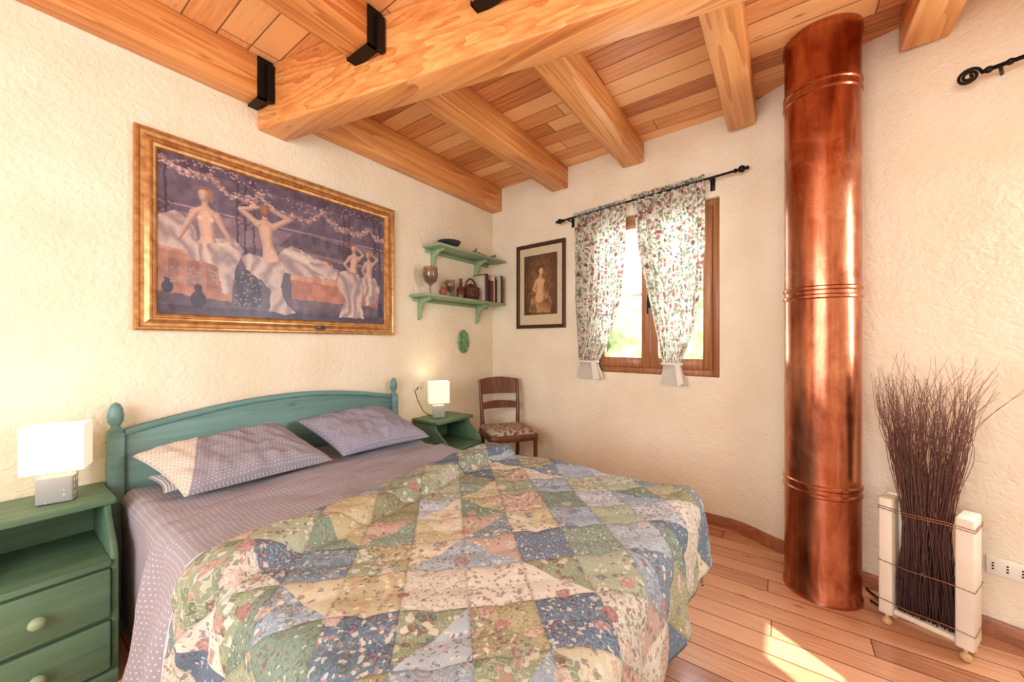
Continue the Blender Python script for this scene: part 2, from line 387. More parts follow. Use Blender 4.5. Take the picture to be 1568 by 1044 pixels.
baseboard('baseboard_far',pts[:-1])
baseboard('baseboard_left',[(0,0.42),(0,1.70)])

# ------------------------------------------------------------ beams
cb=empty('ceiling_beams')
MB0=Vector((-0.0,0.90)); dm=Vector((1,0.22)).normalized()
def beam_poly(name,p,q,wid,z0,z1,mat,parent):
    d=(q-p).normalized(); n=Vector((-d.y,d.x))*wid
    V=[(p.x,p.y,z0),(q.x,q.y,z0),(q.x+n.x,q.y+n.y,z0),(p.x+n.x,p.y+n.y,z0)]; V+=[(a,b,z1) for a,b,_ in V]
    F=[(0,3,2,1),(4,5,6,7),(0,1,5,4),(1,2,6,5),(2,3,7,6),(3,0,4,7)]
    o=mesh(name,V,F,mat,parent); bevelmesh(o,0.008,2); return o
beam_poly('main_beam',MB0,MB0+dm*4.0,0.155,2.45,H-0.001,M_BEAMX,cb)
JX=[(0.002,0.125,2.565),(0.72,0.88,2.605),(1.38,1.545,2.63),(2.115,2.27,2.64),(2.86,3.02,2.64),(3.58,3.74,2.64)]
def mb(x): return MB0.y+0.22*x
for i,(a,b,z) in enumerate(JX):
    xm=(a+b)/2
    yend=None
    for p,q in zip(pts[:-1],pts[1:]):
        if p[0]<=b<=q[0]: yend=p[1]+(q[1]-p[1])*(b-p[0])/(q[0]-p[0])
    box('joist_far_%d'%(i+1),(a,mb(a)+0.10,z),(b,yend-0.002,H-0.001),M_BEAMY,cb,0.006)
    box('joist_near_%d'%(i+1),(a,-1.59,z+0.005),(b,mb(xm)+0.01,H-0.001),M_BEAMY,cb,0.006)
    y=mb(a)-0.002
    boxes('joist_hanger_%d'%(i+1),[((max(a-0.006,0.001),y-0.045,z-0.006),(b+0.006,y+0.012,z+0.004)),
        ((b,y-0.045,z-0.006),(b+0.006,y+0.03,H-0.005)),((b,y-0.004,z-0.006),(b+0.025,y+0.03,H-0.03))]+
        ([((a-0.006,y-0.045,z-0.006),(a,y+0.01,H-0.005))] if a>0.01 else []),M_BLACK,cb,0)

# ------------------------------------------------------------ window far
xc=(WX0+WX1)/2; wy=-math.atan(0.0526)
win=empty('window_1',(xc,yw(xc),0),wy); hw=(WX1-WX0)/2-0.002
def rect_frame(x0,x1,z0,z1,w,y0,y1,wb=None):
    wb=wb or w
    return [((x0,y0,z0),(x0+w,y1,z1)),((x1-w,y0,z0),(x1,y1,z1)),((x0+w,y0,z1-w),(x1-w,y1,z1)),((x0+w,y0,z0),(x1-w,y1,z0+wb))]
boxes('outer_frame',rect_frame(-hw,hw,WZ0+0.002,WZ1-0.002,0.045,0.03,0.10),M_WIN,win)
boxes('sash_left',rect_frame(-hw+0.047,-0.004,WZ0+0.048,WZ1-0.048,0.058,0.02,0.07,0.075),M_WIN,win)
boxes('sash_right',rect_frame(0.004,hw-0.047,WZ0+0.048,WZ1-0.048,0.058,0.02,0.07,0.075),M_WIN,win)
boxes('muntins',[((-hw+0.105,0.03,1.615),(-0.062,0.06,1.64)),((0.062,0.03,1.615),(hw-0.105,0.06,1.64))],M_WHITE,win)
box('glass',(-hw+0.06,0.044,WZ0+0.06),(hw-0.06,0.047,WZ1-0.06),M_GLASS,win,0)
boxes('handle',[((-0.012,0.0,1.52),(0.012,0.02,1.62)),((-0.006,-0.03,1.56),(0.006,0.0,1.575)),((-0.006,-0.03,1.47),(0.006,-0.02,1.575))],M_BLACK,win)

def spiral_knob(c,r,turns=2.2,n=60):
    L=[]
    for i in range(n):
        t=i/(n-1); a=turns*2*math.pi*t; rr=r*(1-0.8*t)
        L.append((c[0]+rr*math.cos(a),c[1],c[2]+rr*math.sin(a)))
    return tube_geo(L,r*0.17,6)
rod=empty('curtain_rod',(xc,yw(xc),0),wy)
rl=(0.845-xc,-0.085,2.30); rr_=(2.20-xc,-0.085,2.365)
tube('rod',[rl,rr_],0.008,M_BLACK,rod)
v1,f1=merge([sphere_geo(rl,0.022),sphere_geo((rl[0]+0.035,rl[1],rl[2]),0.014),sphere_geo((rl[0]-0.03,rl[1],rl[2]-0.001),0.012),
 sphere_geo(rr_,0.022),sphere_geo((rr_[0]-0.035,rr_[1],rr_[2]-0.002),0.014),sphere_geo((rr_[0]+0.03,rr_[1],rr_[2]),0.012)])
mesh('finials',v1,f1,M_BLACK,rod,smooth=True)
bx=1.99-xc; bz=2.30+(bx-rl[0])/(rr_[0]-rl[0])*0.065
bx2=0.93-xc
boxes('brackets',[((bx+0.02,-0.09,bz-0.012),(bx+0.035,0.0,bz-0.002)),((bx+0.012,-0.006,bz-0.06),(bx+0.043,-0.001,bz+0.03)),
 ((bx2-0.007,-0.09,2.29),(bx2+0.007,0.0,2.298)),((bx2-0.015,-0.006,2.25),(bx2+0.015,-0.001,2.33))],M_BLACK,rod)
def interp(tab,z):
    for (z0,a0),(z1,a1) in zip(tab[:-1],tab[1:]):
        if z0>=z>=z1: 
            t=(z0-z)/(z0-z1); return a0+(a1-a0)*t
    return tab[-1][1] if z<tab[-1][0] else tab[0][1]
def curtain(name,L,R,ztopL,ztopR,zbot,nf,tie):
    root=empty(name,(xc,yw(xc),0),wy); nx,nz=90,80;V=[];UV=[];F=[]
    for j in range(nz+1):
        b=j/nz
        for i in range(nx+1):
            a=i/nx; zt=ztopL+(ztopR-ztopL)*a; z=zt+(zbot-zt)*b
            zz=2.34+(zbot-2.34)*b
            x=interp(L,zz)*(1-a)+interp(R,zz)*a
            amp=0.010+0.007*math.sin(5*a+b*3)
            if z<1.25: amp*=0.6+0.7*max(0,(z-1.08)/0.17)
            y=-0.085+amp*math.sin(2*math.pi*nf*a+1.3*math.sin(3*b))+0.005*math.sin(2*math.pi*nf*2.1*a+2)
            if b<0.03: y=-0.085+0.011*(1 if i%2 else -1)
            z+= 0.004*math.sin(40*a)*(1 if b<0.02 else 0)
            V.append((x-xc,y,z)); UV.append((a*0.62,z))
    for j in range(nz):
        for i in range(nx):
            q=j*(nx+1)+i; F.append((q,q+1,q+nx+2,q+nx+1))
    mesh('cloth',V,F,M_CUR,root,smooth=True,uvs=UV)
    cx=tie[0]-xc; rw=tie[1]; tz=tie[2]
    ring=[(cx+rw*math.cos(t*2*math.pi/20),-0.085+0.026*math.sin(t*2*math.pi/20),tz) for t in range(20)]
    tube('tie_band',ring,0.009,M_WHITE,root,8,True)
    V=[(cx+rw*0.4,-0.115,tz),(cx+rw*0.9,-0.118,tz),(cx+rw*1.3,-0.116,tz-0.13),(cx+rw*0.7,-0.116,tz-0.15)]
    mesh('tie_tail',V+[(a,b+0.003,c) for a,b,c in V],[(0,1,2,3),(7,6,5,4),(0,4,5,1),(1,5,6,2),(2,6,7,3),(3,7,4,0)],M_WHITE,root)
    return root
curtain('curtain',[(2.34,0.985),(1.6,0.985),(1.13,1.02),(1.09,1.04),(0.97,1.0)],[(2.34,1.435),(2.0,1.43),(1.6,1.39),(1.25,1.28),(1.13,1.22),(1.09,1.20),(0.97,1.25)],2.335,2.355,0.965,7,(1.12,0.085,1.10))
curtain('curtain',[(2.34,1.478),(1.9,1.53),(1.4,1.64),(1.13,1.70),(1.09,1.71),(0.95,1.69)],[(2.34,1.985),(1.9,1.985),(1.6,1.96),(1.3,1.90),(1.13,1.84),(1.09,1.83),(0.95,1.87)],2.37,2.39,0.95,8,(1.77,0.068,1.10))

d2=Vector((0.944,-0.331)); rod2=empty('curtain_rod',(3.085,2.437,2.385),math.atan2(d2.y,d2.x))
v1,f1=merge([tube_geo([(0,0,0),(0.78,0,0.0)],0.009,8),spiral_knob((-0.033,0,0),0.034),tube_geo([(0.05,0,0),(0.05,0.09,-0.0)],0.006,6),
   sphere_geo((0.02,0,0),0.014),sphere_geo((0.075,0,0),0.013),sphere_geo((0.12,0,0),0.012)])
mesh('rod',v1,f1,M_BLACK,rod2,smooth=True)

# ------------------------------------------------------------ framed pictures
def frame_geo(w,h,prof):
    V=[];F=[]
    for ins,d in prof:
        V+=[(ins,ins,d),(w-ins,ins,d),(w-ins,h-ins,d),(ins,h-ins,d)]
    for i in range(len(prof)-1):
        for k in range(4):
            k2=(k+1)%4; F.append((i*4+k,i*4+k2,(i+1)*4+k2,(i+1)*4+k))
    return V,F
def paint_plane(name,img,w,h,tf,mat,parent):
    hh,ww=img.shape[:2]; V=[];F=[]
    for j in range(hh):
        for i in range(ww): V.append(tf(i/(ww-1)*w,j/(hh-1)*h,0))
    for j in range(hh-1):
        for i in range(ww-1): q=j*ww+i; F.append((q,q+1,q+ww+1,q+ww))
    o=mesh(name,V,F,mat,parent)
    ca=o.data.color_attributes.new(name='Col',type='FLOAT_COLOR',domain='POINT')
    a=np.clip(img,0,255)/255.0; a=np.where(a<=0.04045,a/12.92,((a+0.055)/1.055)**2.4)
    buf=np.ones((hh*ww,4),dtype=np.float32); buf[:,:3]=a.reshape(-1,3); ca.data.foreach_set('color',buf.ravel())
    return o
class Canvas:
    def __init__(s,W,Hh,asp):
        s.W,s.H=W,Hh; s.X,s.Y=np.meshgrid(np.linspace(0,1,W),np.linspace(0,1,Hh)); s.asp=asp
        s.im=np.zeros((Hh,W,3)); s.n1=s.nz(6); s.n2=s.nz(22); s.n3=s.nz(70)
    def nz(s,f):
        g=rng.random((f+2,f*2+2)); y=s.Y*f; x=s.X*f*2; yi=y.astype(int); xi=x.astype(int); fy=y-yi; fx=x-xi
        fy=fy*fy*(3-2*fy); fx=fx*fx*(3-2*fx)
        yi=np.clip(yi,0,f);xi=np.clip(xi,0,f*2)
        return (g[yi,xi]*(1-fx)+g[yi,xi+1]*fx)*(1-fy)+(g[yi+1,xi]*(1-fx)+g[yi+1,xi+1]*fx)*fy-0.5
    def put(s,m,col,var=18,n=None,alpha=1.0):
        n=s.n2 if n is None else n; c=np.array(col,float)+n[...,None]*var*2
        m=(m*alpha)[...,None]; s.im=s.im*(1-m)+c*m
    def ell(s,cx,cy,rx,ry,ang,col,**k):
        a=math.radians(ang); dx=(s.X-cx)*s.asp; dy=s.Y-cy; u=dx*math.cos(a)+dy*math.sin(a); v=-dx*math.sin(a)+dy*math.cos(a)
        d=np.sqrt((u/rx)**2+(v/ry)**2); s.put(np.clip((1-d)*min(rx,ry)*180,0,1),col,**k)
    def cap(s,P,R):
        best=np.full(s.X.shape,1e9)
        for (a,b,ra,rb) in zip(P[:-1],P[1:],R[:-1],R[1:]):
            ax,ay=a[0]*s.asp,a[1]; bx_,by_=b[0]*s.asp,b[1]; dx,dy=bx_-ax,by_-ay
            t=np.clip(((s.X*s.asp-ax)*dx+(s.Y-ay)*dy)/(dx*dx+dy*dy+1e-9),0,1)
            d=np.hypot(s.X*s.asp-ax-t*dx,s.Y-ay-t*dy)-(ra+(rb-ra)*t); best=np.minimum(best,d)
        return best
    def limb(s,P,R,col,**k):
        s.put(np.clip(-s.cap(P,R)*180,0,1),col,**k)
    def body(s,parts,col,k=0.016):
        f=None
        for P,R in parts:
            d=s.cap(P,R)
            if f is None: f=d
            else:
                h=np.clip(0.5+0.5*(d-f)/k,0,1); f=d*(1-h)+f*h-k*h*(1-h)
        gy,gx=np.gradient(f); g=np.hypot(gx,gy)+1e-9; nx_,ny_=gx/g,gy/g
        dep=np.clip(-f/0.03,0,1)
        sh=0.78+0.22*dep+0.18*(nx_*-0.55+ny_*0.6)*(1-dep)
        c=np.array(col,float)[None,None]*sh[...,None]; c[...,2]+= (1-dep)*8
        m=np.clip(-f*200+0.5,0,1)[...,None]; s.im=s.im*(1-m)+c*m
    def inside(s,P):
        ins=np.zeros(s.X.shape,bool); n=len(P)
        wx=s.X+s.n3*0.004+s.n2*0.008; wy_=s.Y+s.n3*0.004+s.n2*0.008
        for i in range(n):
            x0,y0=P[i];x1,y1=P[(i+1)%n]
            if y0==y1: continue
            c=((y0>wy_)!=(y1>wy_))&(wx<(x1-x0)*(wy_-y0)/(y1-y0)+x0); ins^=c
        return ins
    def poly(s,P,col,**k): s.put(s.inside(P).astype(float),col,**k)
    def folds(s,P,col,dark,freq=60,ang=0.5,**k):
        ins=s.inside(P)
        w=0.5+0.5*np.sin((s.X*s.asp*math.cos(ang)+s.Y*math.sin(ang)+s.n1*0.16+s.n2*0.045)*freq)
        w=0.15+0.85*w**0.8; w=w*(0.85+0.5*s.n1)
        w=np.clip(w,0,1)
        c=np.array(col)[None,None]*w[...,None]+np.array(dark)[None,None]*(1-w[...,None])
        s.im=np.where(ins[...,None],c,s.im)
def big_painting():
    c=Canvas(540,330,1.27/0.78)
    c.im[:]=np.array((88,76,94))
    c.put(np.clip((c.Y-0.2)*1.2,0,1),(104,92,110)); 
    c.poly([(0,0.5),(1,0.5),(1,0.66),(0.75,0.7),(0.5,0.66),(0.25,0.68),(0,0.64)],(128,108,120),var=14)
    c.poly([(0.42,0.55),(0.9,0.52),(0.95,0.62),(0.7,0.66),(0.5,0.68)],(88,76,90))
    c.put((np.abs(c.Y-0.69)<0.006).astype(float),(160,136,142))
    for x in (0.02,0.255,0.285,0.32,0.745,0.775,0.93,0.965): c.poly([(x,0.3),(x+0.007,0.3),(x+0.007,0.93),(x,0.93)],(66,52,64))
    m=(((np.floor(c.X*78)+np.floor(c.Y*48))%2)==0)
    for x0,x1,y0,y1 in ((0.255,0.325,0.62,0.9),(0.745,0.78,0.5,0.85),(0.0,0.05,0.60,0.72),(0.93,0.97,0.5,0.8)):
        c.put((m&(c.X>x0)&(c.X<x1)&(c.Y>y0)&(c.Y<y1)).astype(float),(72,58,70),alpha=0.6)
    c.poly([(0,0.93),(1,0.93),(1,1),(0,1)],(84,70,88))
    gl=[(0.0,0.97),(0.16,0.93),(0.3,0.84),(0.34,0.90),(0.5,0.80),(0.63,0.90),(0.77,0.80),(0.9,0.86),(1.0,0.80)]
    for k in range(1,len(gl)):
        a,b=gl[k-1],gl[k]
        for q in range(85):
            t=rng.random(); x=a[0]+(b[0]-a[0])*t; y=a[1]+(b[1]-a[1])*t-0.05*math.sin(math.pi*t)+rng.normal()*0.013
            col=[(200,160,152),(172,126,126),(214,190,182),(126,98,100),(156,138,124)][rng.integers(5)]
            c.ell(x,y,0.008+0.009*rng.random(),0.009,0,col,var=6)
    for q in range(190):
        x=rng.random(); y=0.93+0.05*math.sin(x*9)+rng.normal()*0.02
        c.ell(x,y,0.009,0.008,0,[(180,144,144),(92,72,86),(200,176,170)][rng.integers(3)],var=6)
    c.poly([(0,0),(1,0),(1,0.17),(0,0.15)],(90,78,94)); c.poly([(0,0.0),(1,0.0),(1,0.05),(0,0.06)],(68,58,78))
    c.poly([(0.0,0.14),(0.24,0.10),(0.25,0.40),(0.0,0.44)],(170,120,102)); c.poly([(0,0.40),(0.26,0.36),(0.26,0.42),(0,0.46)],(192,146,122))
    for x in (0.03,0.09,0.15,0.2): c.poly([(x,0.18),(x+0.035,0.18),(x+0.035,0.34),(x,0.35)],(148,102,90))
    c.poly([(0.48,0.13),(0.95,0.12),(0.97,0.33),(0.48,0.36)],(178,118,98)); c.poly([(0.48,0.31),(0.97,0.29),(0.97,0.35),(0.48,0.38)],(200,144,118))
    c.poly([(0.46,0.08),(0.96,0.08),(0.96,0.15),(0.46,0.16)],(104,88,102))
    c.poly([(0.25,0.08),(0.35,0.08),(0.35,0.32),(0.25,0.34)],(62,54,70))
    for q in range(60): c.ell(0.25+0.1*rng.random(),0.08+0.24*rng.random(),0.008,0.008,0,(140,138,140),var=4)
    W1,D1=(218,200,184),(142,120,124)
    c.folds([(0.0,0.42),(0.0,0.60),(0.05,0.65),(0.10,0.60),(0.13,0.46),(0.26,0.43),(0.26,0.37),(0.1,0.40)],W1,D1,60,0.9)
    c.folds([(0.10,0.38),(0.12,0.46),(0.18,0.52),(0.25,0.54),(0.28,0.46),(0.26,0.36),(0.20,0.35)],W1,D1,64,0.4)
    c.folds([(0.40,0.36),(0.43,0.50),(0.48,0.57),(0.54,0.54),(0.60,0.50),(0.68,0.48),(0.72,0.36),(0.6,0.34)],W1,D1,56,0.9)
    skin=(218,178,154); hair=(140,94,74)
    c.ell(0.147,0.80,0.045,0.046,8,hair); c.ell(0.162,0.775,0.026,0.030,0,hair)
    c.body([([(0.112,0.660),(0.130,0.685),(0.148,0.70),(0.166,0.685),(0.186,0.660)],[0.022,0.022,0.022,0.022,0.022]),
      ([(0.149,0.655),(0.152,0.575),(0.157,0.515),(0.155,0.44)],[0.052,0.042,0.040,0.062]),
      ([(0.112,0.660),(0.088,0.575),(0.066,0.485)],[0.023,0.017,0.011]),([(0.186,0.660),(0.212,0.58),(0.240,0.50)],[0.023,0.017,0.011]),
      ([(0.148,0.70),(0.145,0.755)],[0.019,0.017])],skin)
    c.body([([(0.141,0.768),(0.142,0.795)],[0.022,0.028])],skin)
    c.ell(0.131,0.635,0.018,0.017,0,(228,194,172),var=4); c.ell(0.167,0.635,0.018,0.017,0,(228,194,172),var=4)
    c.folds([(0.09,0.36),(0.10,0.455),(0.15,0.475),(0.22,0.50),(0.265,0.45),(0.25,0.30),(0.235,0.14),(0.20,0.16),(0.19,0.34)],W1,D1,58,0.2)
    c.body([([(0.336,0.675),(0.352,0.69),(0.368,0.70),(0.385,0.69),(0.402,0.675)],[0.022,0.022,0.022,0.022,0.022]),
      ([(0.369,0.655),(0.374,0.58),(0.380,0.53),(0.394,0.44),(0.396,0.39)],[0.050,0.041,0.038,0.062,0.060]),
      ([(0.336,0.680),(0.272,0.755),(0.345,0.80)],[0.023,0.019,0.011]),([(0.402,0.680),(0.470,0.76),(0.388,0.805)],[0.023,0.019,0.011]),
      ([(0.367,0.70),(0.366,0.755)],[0.019,0.018])],skin)
    c.body([([(0.366,0.772),(0.366,0.795)],[0.030,0.034])],(166,110,84)); c.limb([(0.380,0.46),(0.369,0.65)],[0.0025,0.0025],(186,144,126),alpha=0.7)
    c.folds([(0.27,0.42),(0.30,0.455),(0.345,0.45),(0.39,0.415),(0.435,0.43),(0.45,0.36),(0.43,0.24),(0.455,0.12),(0.50,0.05),(0.45,0.03),(0.385,0.06),(0.395,0.2),(0.355,0.27),(0.29,0.34)],W1,D1,62,-0.3)
    c.body([([(0.46,0.51),(0.53,0.48),(0.58,0.455),(0.62,0.445)],[0.03,0.045,0.04,0.034]),([(0.62,0.44),(0.69,0.40)],[0.018,0.012])],(220,200,184))
    c.ell(0.662,0.488,0.036,0.032,0,hair); c.body([([(0.645,0.472),(0.652,0.468)],[0.024,0.025])],skin)
    c.folds([(0.54,0.39),(0.57,0.47),(0.66,0.47),(0.72,0.44),(0.7,0.35)],W1,D1,60,1.2)
    c.ell(0.800,0.665,0.036,0.038,0,(160,104,76))
    c.body([([(0.785,0.565),(0.81,0.59),(0.835,0.565)],[0.018,0.018,0.018]),([(0.81,0.55),(0.805,0.50),(0.80,0.42)],[0.038,0.032,0.046]),
      ([(0.785,0.565),(0.752,0.50),(0.780,0.45)],[0.017,0.014,0.010]),([(0.81,0.58),(0.807,0.625)],[0.015,0.014]),([(0.835,0.565),(0.865,0.61),(0.82,0.665)],[0.016,0.013,0.009])],skin)
    c.body([([(0.806,0.638),(0.806,0.652)],[0.020,0.023])],skin)
    c.ell(0.898,0.632,0.033,0.035,0,(166,112,84))
    c.body([([(0.88,0.535),(0.90,0.555),(0.92,0.535)],[0.017,0.017,0.017]),([(0.90,0.52),(0.90,0.46),(0.895,0.39)],[0.035,0.030,0.043]),
      ([(0.92,0.535),(0.955,0.59),(0.91,0.64)],[0.015,0.013,0.009]),([(0.88,0.535),(0.86,0.47),(0.88,0.41)],[0.015,0.013,0.009]),([(0.90,0.55),(0.898,0.595)],[0.014,0.013])],skin)
    c.body([([(0.893,0.607),(0.893,0.620)],[0.019,0.022])],skin)
    c.folds([(0.72,0.43),(0.78,0.45),(0.84,0.43),(0.86,0.30),(0.85,0.16),(0.87,0.04),(0.72,0.04),(0.755,0.2),(0.71,0.32)],W1,D1,64,0.2)
    c.folds([(0.85,0.41),(0.94,0.42),(0.97,0.30),(0.94,0.18),(0.88,0.16),(0.86,0.30)],W1,D1,64,0.0)
    for x,y,sc in ((0.125,0.10,1.0),(0.975,0.10,0.9),(0.03,0.17,0.7)):
        c.ell(x,y,0.045*sc,0.06*sc,0,(52,48,70),var=8); c.limb([(x,y+0.04*sc),(x,y+0.08*sc)],[0.018*sc,0.024*sc],(58,52,74))
    for q in range(40): c.ell(0.02+0.17*rng.random(),0.2+0.1*rng.random(),0.010,0.010,0,(146,136,148),var=6)
    c.im+=c.n3[...,None]*12; c.im=c.im*0.90+np.array((132,116,124))*0.10  # last blend puts a reflective haze into the print's colours
    return c.im
def small_print():
    c=Canvas(110,150,0.72); c.im[:]=np.array((90,60,40)); c.put(np.clip(0.75-((c.X-0.5)**2*3+(c.Y-0.45)**2*2),0,1),(150,110,70))
    c.folds([(0.15,0.05),(0.28,0.45),(0.6,0.5),(0.85,0.2),(0.8,0.03)],(186,144,98),(116,78,50),26,1.0)
    c.body([([(0.40,0.55),(0.5,0.59),(0.60,0.55)],[0.04,0.04,0.04]),([(0.5,0.52),(0.5,0.40),(0.48,0.28)],[0.09,0.075,0.10]),([(0.40,0.55),(0.30,0.43),(0.45,0.36)],[0.04,0.03,0.022]),([(0.5,0.6),(0.52,0.66)],[0.032,0.03])],(214,172,124))
    c.ell(0.51,0.745,0.075,0.085,10,(100,62,40)); c.body([([(0.53,0.70),(0.53,0.725)],[0.045,0.052])],(220,180,134)); c.im+=c.n2[...,None]*24
    return c.im
def frame_mat(name,a,b,rough,metal):
    k=NT(name,rough,metal); n=k.noise(k.obj(),30,4); k.color(k.ramp(n,[(0.3,a),(0.7,b)])); return k.mat
M_GOLD=frame_mat('gold_frame',C(156,102,56),C(204,154,92),0.3,0.45)
M_PAINT=vcol('painting_print',0.35)
pic=empty('framed_painting',(0.002,0.397,1.31))
PW,PH=1.408,0.938
tfL=lambda x,y,z:(z,x,y)
v,f=frame_geo(PW,PH,[(0,0),(0,0.028),(0.006,0.034),(0.014,0.034),(0.020,0.028),(0.034,0.024),(0.05,0.034),(0.058,0.034),(0.062,0.026),(0.070,0.024),(0.078,0.018),(0.082,0.010),(0.082,0.004)])
mesh('frame',[tfL(*p) for p in v],f,M_GOLD,pic,sharp=25)
v,f=box_geo((0.003,0.003,0.0),(PW-0.003,PH-0.003,0.008)); mesh('backing',[tfL(*p) for p in v],f,M_DARKF,pic)
paint_plane('canvas',big_painting(),PW-0.16,PH-0.16,lambda x,y,z:(0.0105,x+0.08,y+0.08),M_PAINT,pic)
box('plaque',(0.03,PW*0.6-0.03,0.025),(0.038,PW*0.6+0.03,0.05),M_DARKF,pic,0.001)

p2=empty('framed_print',(0.323,yw(0.323)-0.002,1.387),wy); tfF=lambda x,y,z:(x,-z,y)
w2,h2=0.537,0.785
v,f=frame_geo(w2,h2,[(0,0),(0,0.022),(0.006,0.026),(0.016,0.024),(0.03,0.018),(0.034,0.008)]); mesh('frame',[tfF(*p) for p in v],f,M_DARKF,p2,sharp=25)
v,f=box_geo((0.003,0.003,0),(w2-0.003,h2-0.003,0.007)); mesh('mat_board',[tfF(*p) for p in v],f,plain('cream_mat',C(210,196,164),0.8,var=0.02),p2)
paint_plane('print',small_print(),w2-0.17,h2-0.23,lambda x,y,z:(x+0.085,-0.009,y+0.125),M_PAINT,p2)

# ------------------------------------------------------------ copper flue
R=0.153; prof=[(R+0.006,0.001),(R+0.006,0.02),(R,0.03)]
for zc in (0.515,0.555,1.475,1.515,2.475,2.515): prof+=[(R,zc-0.012),(R+0.006,zc-0.006),(R+0.006,zc+0.006),(R,zc+0.012)]
prof+=[(R,2.73),(R+0.006,2.745),(R+0.006,H-0.002)]
fl=lathe('copper_flue_pipe',prof,M_COP,seg=96,sharp=35); fl.location=(2.568,2.478,0)

# ------------------------------------------------------------ reed decoration
rd=empty('twig_decoration',(2.755,2.325,0),math.atan2(-0.11,0.25)); 
M_BLK=plain('limed_wood_block',C(232,222,204),0.6,var=0.05,scale=6)
box('block_left',(0.0,0.0,0.055),(0.045,0.13,0.565),M_BLK,rd,0.006)
box('block_right',(0.225,0.0,0.055),(0.275,0.13,0.565),M_BLK,rd,0.006)
box('base_board',(0.045,0.02,0.06),(0.225,0.11,0.08),M_BLK,rd,0.003)
g=[]
for x in (0.022,0.25):
    for y in (0.025,0.105): g+= [sphere_geo((x,y,0.018),0.018),tube_geo([(x,y,0.02),(x,y,0.058)],0.007,8)]
v,f=merge(g); mesh('feet',v,f,plain('foot_wood',C(214,176,130),0.5),rd,smooth=True)
g=[]
for i in range(300):
    x0=0.050+0.170*random.random(); y0=0.03+0.07*random.random(); sx=(x0-0.135)/0.085
    thin=(i%3==0)
    top=(1.02+0.22*random.random()) if thin else (0.85+0.27*random.random()); P=[];Rr=[]
    lean=sx*0.085+random.uniform(-0.04,0.04); ly=random.uniform(-0.07,0.04); curl=random.uniform(-1,1)*(0.24 if thin else 0.06); ph=random.uniform(0,6)
    n=20
    for q in range(n):
        t=q/(n-1); z=0.085+(top-0.085)*t; k=max(0,(z-0.45)/(0.75))
        waist=1-0.22*math.exp(-((z-0.5)/0.2)**2)
        wob=0.004*math.sin(ph+t*14)+0.010*k*math.sin(ph*2+t*17)
        x=0.135+(x0-0.135)*waist+lean*k**1.2+wob+curl*max(0,k-0.45)**1.5*2.0; y=y0+ly*k**1.4+0.005*math.cos(ph+t*11)+0.01*k*math.sin(ph+t*15)
        zz=z-abs(curl)*max(0,k-0.5)**1.3*0.9
        if x<-0.005: x=-0.005+(x+0.005)*0.1
        P.append((x,y,zz)); Rr.append((0.0014 if thin else 0.0023)*(1-0.72*t)+0.0002)
    g.append(tube_geo(P,Rr,4))
def twigmat():
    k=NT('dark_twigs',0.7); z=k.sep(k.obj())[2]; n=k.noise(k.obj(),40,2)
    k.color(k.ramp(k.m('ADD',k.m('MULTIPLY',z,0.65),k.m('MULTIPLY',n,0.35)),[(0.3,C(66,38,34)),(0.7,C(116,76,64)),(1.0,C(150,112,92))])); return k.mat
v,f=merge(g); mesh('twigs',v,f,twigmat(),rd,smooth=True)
M_WIRE=plain('copper_wire',C(176,120,80),0.4,0.7)
g=[]
for z in (0.52,0.29,0.12,0.53):
    g.append(tube_geo([(0.0,-0.003,z),(0.1,-0.006,z-0.004),(0.2,-0.006,z+0.004),(0.278,-0.003,z),(0.278,0.134,z),(0.0,0.134,z),(-0.003,0.06,z)],0.0018,5,True))
v,f=merge(g); mesh('wires',v,f,M_WIRE,rd,smooth=True)

def socket(name,loc,rz,w=0.115,h=0.075,n=3):
    e=empty(name,loc,rz)
    box('plate',(-w/2,-0.012,-h/2),(w/2,-0.0015,h/2),M_PLASTIC,e,0.003)
    L=[]
    for i in range(n):
        x=-w/2+w*(i+0.5)/n
        for dz in (-0.012,0,0.012): L.append(((x-0.003,-0.014,dz-0.003),(x+0.003,-0.0115,dz+0.003)))
    boxes('holes',L,M_BLACK,e,0)
wl=lambda x: 2.62-0.3515*(x-2.83)
socket('wall_socket',(3.175,wl(3.175)-0.002,0.305),-0.336)
socket('wall_socket',(0.0015,2.056,0.885),math.radians(90),0.075,0.075,2)
tube('power_cable',[(2.755,2.50,0.006),(2.775,2.47,0.008),(2.80,2.50,0.01),(2.78,2.55,0.008),(2.765,2.58,0.006),(2.755,2.61,0.006)],0.005,M_BLACK)

# ------------------------------------------------------------ shelves
def shelf(name,y0,y1,z,by):
    e=empty(name)
    box('board',(0.001,y0,z-0.02),(0.205,y1,z),M_SH,e,0.005)
    for i,yy in enumerate(by):
        P=[(0.001,z-0.02),(0.15,z-0.02),(0.15,z-0.04)]
        for q in range(9):
            t=q/8; a=math.pi/2*t; P.append((0.15-0.115*math.sin(a),z-0.04-0.0-0.12*(1-math.cos(a))))
        P+=[(0.030,z-0.185),(0.001,z-0.20)]
        prism('bracket_%d'%(i+1),P,'y',yy,yy+0.02,M_SH,e,0.002)
    box('rail',(0.001,y0+0.03,z-0.05),(0.014,y1-0.03,z-0.02),M_SH,e,0.002)
    return e
shelf('wall_shelf',2.10,2.97,2.05,(2.19,2.74)); shelf('wall_shelf',1.965,2.97,1.635,(2.05,2.76))
zl=1.636; zu=2.051
lathe('dark_bowl',[(0.03,0),(0.035,0.006),(0.085,0.03),(0.10,0.055),(0.095,0.055),(0.08,0.035),(0.02,0.012)],plain('dark_ceramic',C(50,56,56),0.25),c=(0.11,2.30,zu),seg=32)
